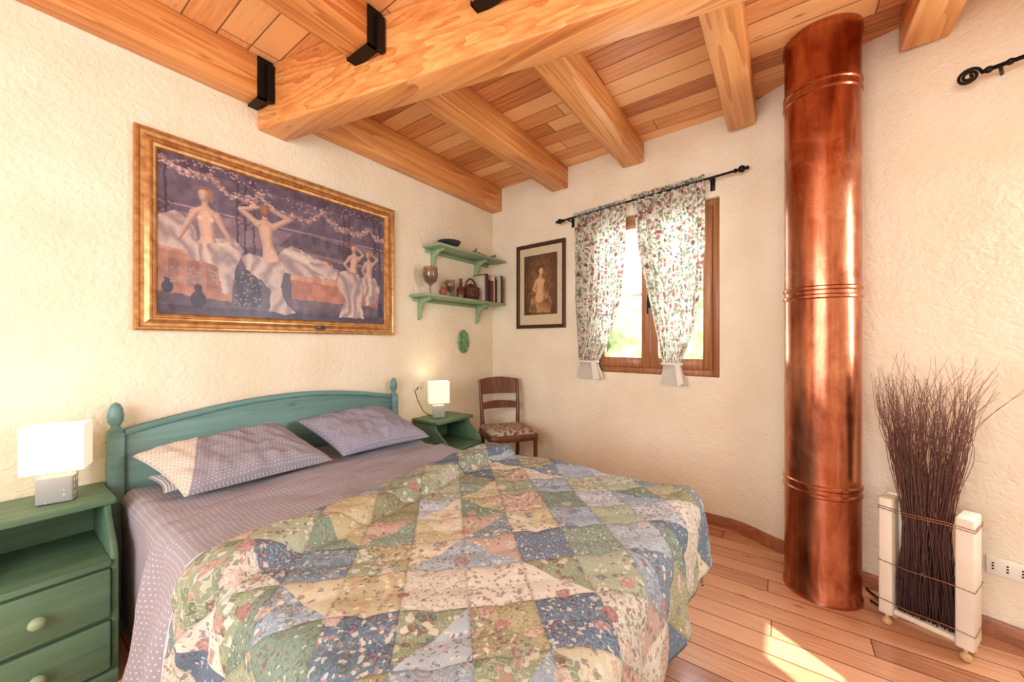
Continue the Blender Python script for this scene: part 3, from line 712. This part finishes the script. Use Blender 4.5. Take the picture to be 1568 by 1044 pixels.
def bird(name,c,mat,s=1.0,rz=0.0):
    g=[sphere_geo((0,0,0.026*s),0.026*s,sc=(1,1.5,1)),sphere_geo((0,-0.036*s,0.05*s),0.016*s),tube_geo([(0,0.03*s,0.03*s),(0,0.065*s,0.045*s)],[0.012*s,0.004*s],8),tube_geo([(0,-0.05*s,0.05*s),(0,-0.064*s,0.048*s)],[0.005*s,0.001*s],6)]
    v,f=merge(g); o=mesh(name,v,f,mat,smooth=True); o.location=c; o.rotation_euler=(0,0,rz); return o
Mb=plain('figurine_glaze',C(150,126,128),0.4)
bird('bird_figurine',(0.11,2.62,zu),Mb,0.9,1.2); bird('bird_figurine',(0.10,2.74,zu),plain('figurine_brown',C(110,80,64),0.4),0.8,-0.4); bird('bird_figurine',(0.12,2.86,zu),Mb,0.8,2.2)
kg=NT('smoky_glass',0.05); kg.b.inputs['Transmission Weight'].default_value=0.85; 
kg.color(kg.ramp(kg.noise(kg.obj(),9,2),[(0.3,C(190,160,140)),(0.7,C(214,190,170))])); MG=kg.mat
MD=plain('dark_red_liquid',C(110,52,34),0.3)
def goblet(name,c,s):
    e=empty(name,c)
    lathe('glass',[(0.034*s,0),(0.030*s,0.004*s),(0.005*s,0.010*s),(0.004*s,0.05*s),(0.012*s,0.06*s),(0.036*s,0.08*s),(0.048*s,0.12*s),(0.042*s,0.17*s),(0.039*s,0.17*s),(0.045*s,0.12*s),(0.033*s,0.085*s),(0.004*s,0.066*s)],MG,e,seg=28)
    lathe('filling',[(0.004*s,0.067*s),(0.031*s,0.086*s),(0.042*s,0.112*s),(0.001,0.113*s)],MD,e,seg=24)
goblet('wine_goblet',(0.12,2.08,zl),1.3); goblet('wine_goblet',(0.08,2.34,zl),0.9)
lathe('small_clay_pot',[(0.02,0),(0.032,0.02),(0.034,0.045),(0.02,0.065),(0.024,0.075),(0.018,0.075),(0.014,0.06)],plain('clay',C(150,84,54),0.6),c=(0.14,2.20,zl),seg=24)
lathe('glass_bottle',[(0.034,0),(0.036,0.01),(0.036,0.08),(0.014,0.115),(0.012,0.16),(0.015,0.162),(0.015,0.175),(0.010,0.175)],plain('bottle_brown',C(96,58,36),0.15),c=(0.12,2.43,zl),seg=24)
kw=NT('wicker',0.8)
kw.color(kw.ramp(kw.noise(kw.obj(),60,3),[(0.35,C(52,28,20)),(0.7,C(112,66,44))])); kw.bump(kw.n('ShaderNodeTexVoronoi',Vector=kw.obj(),Scale=70.0),1.0,0.006); MW=kw.mat
bk=empty('wicker_basket',(0.12,2.56,zl))
lathe('basket',[(0.05,0),(0.06,0.01),(0.078,0.05),(0.072,0.10),(0.078,0.108),(0.070,0.112),(0.062,0.10),(0.06,0.04),(0.03,0.02)],MW,bk,seg=36)
tube('handle',[(0,0.070*math.cos(math.pi*t/14),0.10+0.09*math.sin(math.pi*t/14)) for t in range(15)],0.007,MW,bk)
lathe('fruit',[(0.001,0.06),(0.03,0.08),(0.05,0.11),(0.03,0.14),(0.001,0.15)],plain('berries',C(110,46,40),0.5,var=0.3,scale=60,bump=0.8),bk,seg=20)
bo=empty('books'); yy=2.67; cols=[(200,190,170),(70,40,36),(190,180,176),(44,52,70),(120,36,34),(210,196,166),(60,60,60),(48,40,40)]
i=0
while yy<2.93:
    w=0.018+0.014*random.random(); hgt=0.19+0.08*random.random()+(0.03 if yy>2.8 else 0); dp=0.14+0.03*random.random()
    ck=C(*cols[i%8]); box('cover_%d'%i,(0.03,yy,zl),(0.03+dp,yy+w,zl+hgt),plain('book_cover_%d'%i,ck,0.5),bo,0.002)
    box('pages_%d'%i,(0.028,yy+0.003,zl+0.003),(0.03+dp-0.004,yy+w-0.003,zl+hgt+0.0015),M_WHITE,bo,0)
    yy+=w+0.001; i+=1

ov=empty('oval_wall_plaque',(0.002,2.585,1.262))
def oval(rx,rz,x,n=40): return [(x,rx*math.cos(2*math.pi*t/n),rz*math.sin(2*math.pi*t/n)) for t in range(n)]
rings=[oval(0.072,0.108,0.0),oval(0.072,0.108,0.012),oval(0.062,0.098,0.02),oval(0.054,0.088,0.012),oval(0.02,0.04,0.02),oval(0.001,0.001,0.022)]
V=[p for r in rings for p in r]; F=[(i*40+t,i*40+(t+1)%40,(i+1)*40+(t+1)%40,(i+1)*40+t) for i in range(5) for t in range(40)]
mesh('relief',V,F,plain('green_ceramic',C(120,168,120),0.4,var=0.35,scale=40,bump=0.8),ov,smooth=True)

# ------------------------------------------------------------ nightstands
def nightstand(name,y0,w=0.39):
    e=empty(name,(0,y0,0)); d=0.41; dt=0.285
    box('top',(0.002,-0.010,0.625),(dt+0.01,w+0.010,0.65),M_GR,e,0.006)
    for i,(a,b) in enumerate(((0.0,0.02),(w-0.02,w))):
        P=[(0.002,0.03),(d-0.012,0.03),(d-0.012,0.455)]
        for q in range(1,10):
            t=q/9; P.append((d-0.012-(d-0.012-dt+0.03)*(0.5-0.5*math.cos(math.pi*t)),0.455+0.165*t))
        P+=[(0.002,0.62)]
        prism('side_%d'%(i+1),P,'y',a,b,M_GR,e,0.003)
    box('back',(0.002,0.02,0.05),(0.014,w-0.02,0.625),M_GR,e,0)
    box('shelf',(0.014,0.02,0.435),(d,w-0.02,0.455),M_GR,e,0.003)
    box('plinth',(0.02,0.0,0.001),(d+0.004,w,0.05),M_GR,e,0.006)
    box('carcass',(0.02,0.02,0.05),(d-0.02,w-0.02,0.43),M_GR,e,0)
    for i,(z0,z1) in enumerate(((0.06,0.235),(0.25,0.425))):
        box('drawer_%d'%(i+1),(d-0.02,0.022,z0),(d+0.004,w-0.022,z1),M_GR,e,0.006)
        zc=(z0+z1)/2; g=lathe_geo([(0.008,0.0),(0.008,0.012),(0.019,0.02),(0.021,0.028),(0.014,0.036),(0.001,0.038)],20)
        mesh('knob_%d'%(i+1),[(d+0.003+z,w/2+x,zc+y) for x,y,z in g[0]],g[1],M_SH,e,smooth=True)
    return e
nightstand('nightstand',-0.09,0.385); nightstand('nightstand',2.0)

def shade_mat():
    k=NT('lamp_shade_fabric',0.8); n=k.noise(k.obj(),80,2); k.color(C(244,236,218))
    k.set(k.b.inputs['Emission Color'],k.ramp(n,[(0.3,C(255,236,200)),(0.7,C(255,242,216))])); k.b.inputs['Emission Strength'].default_value=0.45
    return k.mat
M_SHADE=shade_mat()
def dotbase():
    k=NT('grey_dotted_ceramic',0.5); v=k.n('ShaderNodeTexVoronoi',Vector=k.obj(),Scale=42.0,Randomness=0.3)
    k.color(k.mix(k.m('LESS_THAN',v,0.32),C(160,160,156),C(238,236,228))); return k.mat
M_DOT=dotbase()
def table_lamp(name,loc,rz,p):
    e=empty(name,loc,rz)
    box('base',(-0.047,-0.035,0.001),(0.047,0.035,0.10),M_DOT,e,0.006)
    tube('stem',[(0,0,0.10),(0,0,0.19)],0.006,M_WHITE,e)
    sx,sy,z0,z1=0.080,0.055,0.12,0.29; t=0.002
    boxes('shade',[((-sx,-sy,z0),(sx,-sy+t,z1)),((-sx,sy-t,z0),(sx,sy,z1)),((-sx,-sy+t,z0),(-sx+t,sy-t,z1)),((sx-t,-sy+t,z0),(sx,sy-t,z1))],M_SHADE,e,0)
    v,f=sphere_geo((0,0,0.205),0.022); mesh('bulb',v,f,M_SHADE,e,smooth=True)
    l=bpy.data.lights.new(name+'_light','POINT'); l.energy=p; l.color=(1,0.80,0.52); l.shadow_soft_size=0.03
    o=bpy.data.objects.new('lamp_light',l); COL.objects.link(o); o.parent=e; o.location=(0,0,0.235)
    return e
table_lamp('table_lamp',(0.17,0.165,0.651),math.radians(72),1.0)
tl2=table_lamp('table_lamp',(0.15,2.14,0.651),math.radians(55),0.9)
cord=tube('cord',[(0.11,2.10,0.66),(0.06,2.06,0.70),(0.035,2.02,0.80),(0.03,2.0,0.87),(0.03,2.03,0.89),(0.02,2.05,0.888)],0.003,M_BLACK,tl2)
cord.matrix_parent_inverse=(Matrix.Translation((0.15,2.14,0.651))@Matrix.Rotation(math.radians(55),4,'Z')).inverted()

# ------------------------------------------------------------ bed
bed=empty('bed')
YA,YB=0.335,1.775
def post(name,y):
    g=merge([box_geo((0.03,y-0.026,0.001),(0.085,y+0.026,0.86))]); o=mesh(name,g[0],g[1],M_HB,bed); bevelmesh(o,0.005)
    lathe(name+'_finial',[(0.027,0.858),(0.028,0.872),(0.017,0.882),(0.015,0.892),(0.025,0.91),(0.027,0.935),(0.023,0.965),(0.014,0.985),(0.001,0.993)],M_HB,bed,c=(0.058,y,0),seg=24)
post('post_left',YA); post('post_right',YB)
a0,a1=YA+0.026,YB-0.026
arc=[(a0+(a1-a0)*t/30,0.872+0.085*math.sin(math.pi*t/30)**0.9) for t in range(31)]
prism('headboard_panel',[(a0,0.22)]+arc+[(a1,0.22)],'x',0.045,0.068,M_HB,bed,0.004)
prism('headboard_cap',arc+[(a,b-0.028) for a,b in arc[::-1]],'x',0.040,0.076,M_HB,bed,0.003)
g=[]
for a in (-50,-25,0,25,50):
    r=math.radians(a); g.append(tube_geo([(0.0685,1.055+0.012*math.sin(r),0.875+0.012*math.cos(r)),(0.0685,1.055+0.045*math.sin(r),0.875+0.04*math.cos(r)*0.8)],[0.003,0.001],6))
v,f=merge(g); mesh('carved_motif',v,f,M_GR,bed)
BY0,BY1,BX1=0.35,1.72,2.09
boxes('side_rails',[((0.07,BY0+0.015,0.22),(2.05,BY0+0.04,0.36)),((0.07,BY1-0.04,0.22),(2.05,BY1-0.015,0.36)),((2.03,BY0+0.04,0.22),(2.05,BY1-0.04,0.36)),
 ((1.96,BY0+0.02,0.001),(2.03,BY0+0.08,0.22)),((1.96,BY1-0.08,0.001),(2.03,BY1-0.02,0.22))],M_HB,bed)
boxes('slats',[((0.15+0.2*i,BY0+0.04,0.30),(0.25+0.2*i,BY1-0.04,0.32)) for i in range(9)],M_WIN,bed,0)
box('mattress',(0.085,BY0+0.015,0.33),(BX1-0.03,BY1-0.01,0.59),M_WHITE,bed,0.05)

def sstep(a,b,x): t=max(0,min(1,(x-a)/(b-a))); return t*t*(3-2*t)
def drape(name,x0,x1,y0,y1,R,top,ovn,ovf,ovx,step,mat,amp,freq,thick,zfun=None,flare=0.12,wr=0.0,seed=0,headguard=False):
    nx=int((x1+ovx-x0)/step)+1; ny=int((y1+ovf-y0+ovn)/step)+1; V=[];UV=[];F=[]
    L=R*math.pi/2
    for j in range(ny):
        q=y0-ovn+(y1+ovf-y0+ovn)*j/(ny-1)
        for i in range(nx):
            p=x0+(x1+ovx-x0)*i/(nx-1)
            cx=min(p,x1); cy=min(max(q,y0),y1); dx=p-cx; dy=q-cy; d=math.hypot(dx,dy); z=top; x,y=p,q
            bul=zfun(p,q) if zfun else 0.0
            if wr:
                bul+=wr*(mnoise.noise(Vector((p*5+seed,q*4,seed)))+0.5*mnoise.noise(Vector((p*16,q*6+seed,2))))
                rdg=1-abs(mnoise.noise(Vector((p*4+q*2,q*1.5-p*0.8,seed+4))))*3; bul+=wr*0.9*max(0,rdg)
            if d>1e-6:
                n=(dx/d,dy/d); ang=math.atan2(dy,dx)
                gd=sstep(0.43,0.75,cx) if (headguard and dy<0) else 1.0
                if d<L: h=R*math.sin(d/R); dr=R*(1-math.cos(d/R)); nz=math.cos(d/R); nh=math.sin(d/R)
                else: h=R+flare*gd*(d-L); dr=R+(d-L)*0.985; nz=0; nh=1
                per=cx*1.0+ang*0.28 - (cy if dx>0 else 0)*1.0
                k=min(1,max(0,(dr-R*0.3)/0.22))*gd
                h+=k*amp*(math.sin(per*freq+seed)+0.5*math.sin(per*freq*1.9+1.3+seed)+0.6)
                h+=bul*nh*(0.3+0.7*gd); z=top-dr+bul*nz
                zmin=0.012
                if z<zmin: h+=(zmin-z)*0.7*gd; z=zmin+0.004*math.sin(per*20)
                x=cx+n[0]*h; y=cy+n[1]*h
            else: z=top+bul
            V.append((x,y,z)); UV.append((p,q))
    for j in range(ny-1):
        for i in range(nx-1):
            a=j*nx+i; F.append((a,a+1,a+nx+1,a+nx))
    o=mesh(name,V,F,mat,smooth=True,uvs=UV)
    if thick:
        m=o.modifiers.new('thickness','SOLIDIFY'); m.thickness=thick; m.offset=-1
    return o
drape('bed_sheet',0.09,1.30,0.40,1.67,0.052,0.605,0.585,0.25,0.0,0.013,M_SHEET,0.020,24,0.0,flare=0.14,wr=0.013,seed=3,headguard=True)
def qz(p,q):
    a=abs(math.sin(math.pi*(p+q)/0.215)); b=abs(math.sin(math.pi*(p-q)/0.215)); s=0.009*min(1,(a*b)**0.45*1.15)
    e=p-1.06-0.04*math.sin(q*3)
    s+=0.038*(1-sstep(0.13,0.18,e))*min(1,max(0,e/0.035))**0.5 - (0.022 if e<0.012 else 0)
    s-=0.010*math.exp(-((e-0.19)/0.018)**2)
    s+=0.012*mnoise.noise(Vector((p*3,q*3,1)))+0.005*mnoise.noise(Vector((p*9,q*9,3)))
    return s
drape('patchwork_quilt',1.03,2.075,0.395,1.675,0.062,0.645,0.42,0.33,0.30,0.0115,M_QUILT,0.012,15,0.014,zfun=qz,flare=0.08,seed=1)

def pillow(name,cs,th,mat,seed=0):
    n=48; c=[Vector(p) for p in cs]; V=[];F=[];UV=[]
    nrm=((c[1]-c[0]).cross(c[3]-c[0])).normalized()
    if nrm.z<0: nrm=-nrm
    for side in (1,-1):
        for j in range(n+1):
            for i in range(n+1):
                u=i/n*2-1; v=j/n*2-1
                uu=u-u*0.06*(1-v*v)*abs(u)**2; vv=v-v*0.07*(1-u*u)*abs(v)**2
                a=(uu+1)/2; b=(vv+1)/2
                P=c[0]*(1-a)*(1-b)+c[3]*a*(1-b)+c[1]*(1-a)*b+c[2]*a*b
                hgt=((1-abs(u)**3.0)*(1-abs(v)**3.0))**0.5*th
                hgt*=1+0.25*mnoise.noise(Vector((u*2+seed,v*2,seed)))
                edge=(1-abs(u)**6)*(1-abs(v)**6)
                wr=(0.010*mnoise.noise(Vector((u*7+seed,v*3,5)))+0.009*max(0,1-4*abs(mnoise.noise(Vector((u*3+v,v*2-u+seed,1))))))*edge
                P=P+nrm*((hgt if side>0 else -hgt*0.55)+(wr if side>0 else 0))
                V.append(P); UV.append((u*0.34+1+side,v*0.25))
    N=(n+1)**2
    for s in (0,1):
        for j in range(n):
            for i in range(n):
                q=s*N+j*(n+1)+i; f=(q,q+1,q+n+2,q+n+1); F.append(f if s else f[::-1])
    o=mesh(name,V,F,mat,smooth=True,uvs=UV)
    bm=bmesh.new(); bm.from_mesh(o.data); bmesh.ops.remove_doubles(bm,verts=bm.verts,dist=0.0005); bmesh.ops.recalc_face_normals(bm,faces=bm.faces); bm.to_mesh(o.data); bm.free()
    return o
pillow('pillow',[(0.13,0.37,0.765),(0.50,0.46,0.645),(0.52,1.06,0.645),(0.13,0.96,0.80)],0.070,M_PIL2,1)
pillow('pillow',[(0.13,1.05,0.80),(0.50,1.12,0.645),(0.56,1.68,0.645),(0.13,1.64,0.80)],0.070,M_PIL,4)
pillow('pillow',[(0.12,0.42,0.655),(0.40,0.42,0.65),(0.40,0.98,0.65),(0.12,0.98,0.655)],0.028,M_SHEET,8)

# ------------------------------------------------------------ chair
ch=empty('wooden_chair',(0.50,2.60,0),math.radians(55))
def leg(name,P,r): tube(name,P,r,M_CHAIR,ch,8)
leg('leg_front_left',[(-0.185,-0.18,0.001),(-0.185,-0.18,0.49)],[0.014,0.020]); leg('leg_front_right',[(0.185,-0.18,0.001),(0.185,-0.18,0.49)],[0.014,0.020])
PB=[(-0.165,0.23,0.001),(-0.165,0.19,0.3),(-0.165,0.19,0.5),(-0.172,0.21,0.72),(-0.18,0.25,0.92)]
leg('back_post_left',PB,[0.015,0.019,0.020,0.017,0.014]); leg('back_post_right',[(-x,y,z) for x,y,z in PB],[0.015,0.019,0.020,0.017,0.014])
boxes('seat_frame',[((-0.20,-0.20,0.455),(0.20,-0.165,0.505)),((-0.18,0.17,0.455),(0.18,0.20,0.505)),((-0.20,-0.19,0.455),(-0.17,0.19,0.505)),((0.17,-0.19,0.455),(0.20,0.19,0.505))],M_CHAIR,ch)
def curved_slat(name,z0,z1,yb,lean=0.0):
    V=[];F=[];n=14
    for i in range(n+1):
        t=i/n*2-1; x=0.185*t; y=yb+0.035*(1-t*t); e=0.02*(1-t*t)
        V+=[(x,y,z0),(x,y+0.014,z0),(x,y+0.014+lean,z1+e),(x,y+lean,z1+e)]
    for i in range(n):
        for k in range(4): F.append((i*4+k,i*4+(k+1)%4,(i+1)*4+(k+1)%4,(i+1)*4+k))
    F+=[(0,3,2,1),(n*4,n*4+1,n*4+2,n*4+3)]; mesh(name,V,F,M_CHAIR,ch,sharp=40)
curved_slat('top_rail',0.79,0.92,0.225,0.022); curved_slat('mid_rail',0.66,0.71,0.20,0.005)
boxes('stretchers',[((-0.182,-0.17,0.20),(-0.168,0.2,0.22)),((0.168,-0.17,0.20),(0.182,0.2,0.22)),((-0.17,0.0,0.20),(0.17,0.014,0.22))],M_CHAIR,ch)
kc=NT('floral_cushion',0.9); vo=kc.t.nodes.new('ShaderNodeTexVoronoi'); kc.set(vo.inputs['Vector'],kc.obj()); vo.inputs['Scale'].default_value=32
kc.color(kc.mix(kc.m('LESS_THAN',vo.outputs['Distance'],0.45),C(176,162,140),kc.ramp(kc.sep(vo.outputs['Color'])[0],[(0,C(140,70,62)),(0.4,C(96,108,70)),(0.7,C(104,86,100))],'CONSTANT')))
box('seat_cushion',(-0.19,-0.19,0.495),(0.19,0.17,0.54),kc.mat,ch,0.018)

# ------------------------------------------------------------ outside
kgz=NT('grass',0.9); kgz.color(kgz.ramp(kgz.noise(kgz.obj(),1.5,4),[(0.3,C(130,150,96)),(0.7,C(182,198,136))]))
V=[];F=[];n=30
for j in range(n+1):
    for i in range(n+1):
        x=-14+30*i/n; y=3.8+20*j/n; V.append((x,y,-0.6+0.10*(y-3.8)+0.3*mnoise.noise(Vector((x*.3,y*.3,0)))))
for j in range(n):
    for i in range(n): q=j*(n+1)+i; F.append((q,q+1,q+n+2,q+n+1))
mesh('hillside_ground',V,F,kgz.mat,smooth=True)
kb=NT('foliage',0.9); kb.color(kb.ramp(kb.noise(kb.obj(),4,5),[(0.35,C(120,144,88)),(0.65,C(196,206,150))])); MBU=kb.mat
for k,(x,y,r) in enumerate(((-3.5,9.5,2.0),(0.0,10.5,1.9),(2.2,10,2.2),(-6.5,10,2.4))):
    g=sphere_geo((0,0,0),r,40,26); vv=[]
    for p in g[0]:
        p=Vector(p); d=1+0.28*mnoise.noise(p*1.2+Vector((k*5,0,0)))+0.16*mnoise.noise(p*4); vv.append(p*d)
    b=mesh('garden_bush',vv,g[1],MBU,smooth=True); b.location=(x,y,0.6)

# ------------------------------------------------------------ lights
w=bpy.data.worlds.new('World'); scene.world=w; w.use_nodes=True
bg=w.node_tree.nodes['Background']; bg.inputs[0].default_value=(0.84,0.92,1.0,1); bg.inputs[1].default_value=2.2
def light(name,typ,loc,energy,color,target=None,size=None,size_y=None):
    l=bpy.data.lights.new(name,typ); l.energy=energy; l.color=color
    if typ=='AREA':
        l.shape='RECTANGLE'; l.size=size; l.size_y=size_y
    o=bpy.data.objects.new(name,l); COL.objects.link(o); o.location=loc
    if target: o.rotation_euler=(Vector(target)-Vector(loc)).to_track_quat('-Z','Y').to_euler()
    return o
s=light('sun','SUN',(8,-3,8),17.0,(1,0.95,0.86)); s.data.angle=0.008
s.rotation_euler=Vector((-1.25,0.85,-1.05)).to_track_quat('-Z','Y').to_euler()
light('daylight_far_window','AREA',(xc,yw(xc)+0.22,1.65),30,(0.82,0.91,1.0),(xc,0,1.0),0.85,1.1)
light('daylight_side_window','AREA',(3.72,2.30,1.65),40,(0.84,0.92,1.0),(2.6,0.6,1.0),0.6,1.1)
light('fill_back_opening','AREA',(2.0,-1.62,1.55),72,(0.93,0.96,1.0),(2.0,1,1.5),2.1,1.4)  # added fill light in the unseen opening behind the camera
pl=empty('fill_globe',(2.2,-0.75,0))  # glowing globe added behind the camera to brighten room and ceiling
v,f=sphere_geo((0,0,1.95),0.13,28,18)
kp=NT('fill_globe_glass',0.5); kp.color(kp.ramp(kp.noise(kp.obj(),5,2),[(0,C(250,240,220)),(1,C(255,250,235))])); kp.b.inputs['Emission Color'].default_value=C(255,234,200); kp.b.inputs['Emission Strength'].default_value=11
mesh('globe',v,f,kp.mat,pl,smooth=True); tube('cord',[(0,0,2.08),(0,0,H-0.002)],0.004,M_BLACK,pl)

# ------------------------------------------------------------ camera
cam=bpy.data.cameras.new('camera'); cam.lens=36*580/1568; cam.sensor_width=36; cam.shift_y=0.002; cam.clip_start=0.02
co=bpy.data.objects.new('camera',cam); COL.objects.link(co); co.location=(2.41,0,1.25); co.rotation_euler=(math.radians(90),0,math.radians(35.59))
scene.camera=co
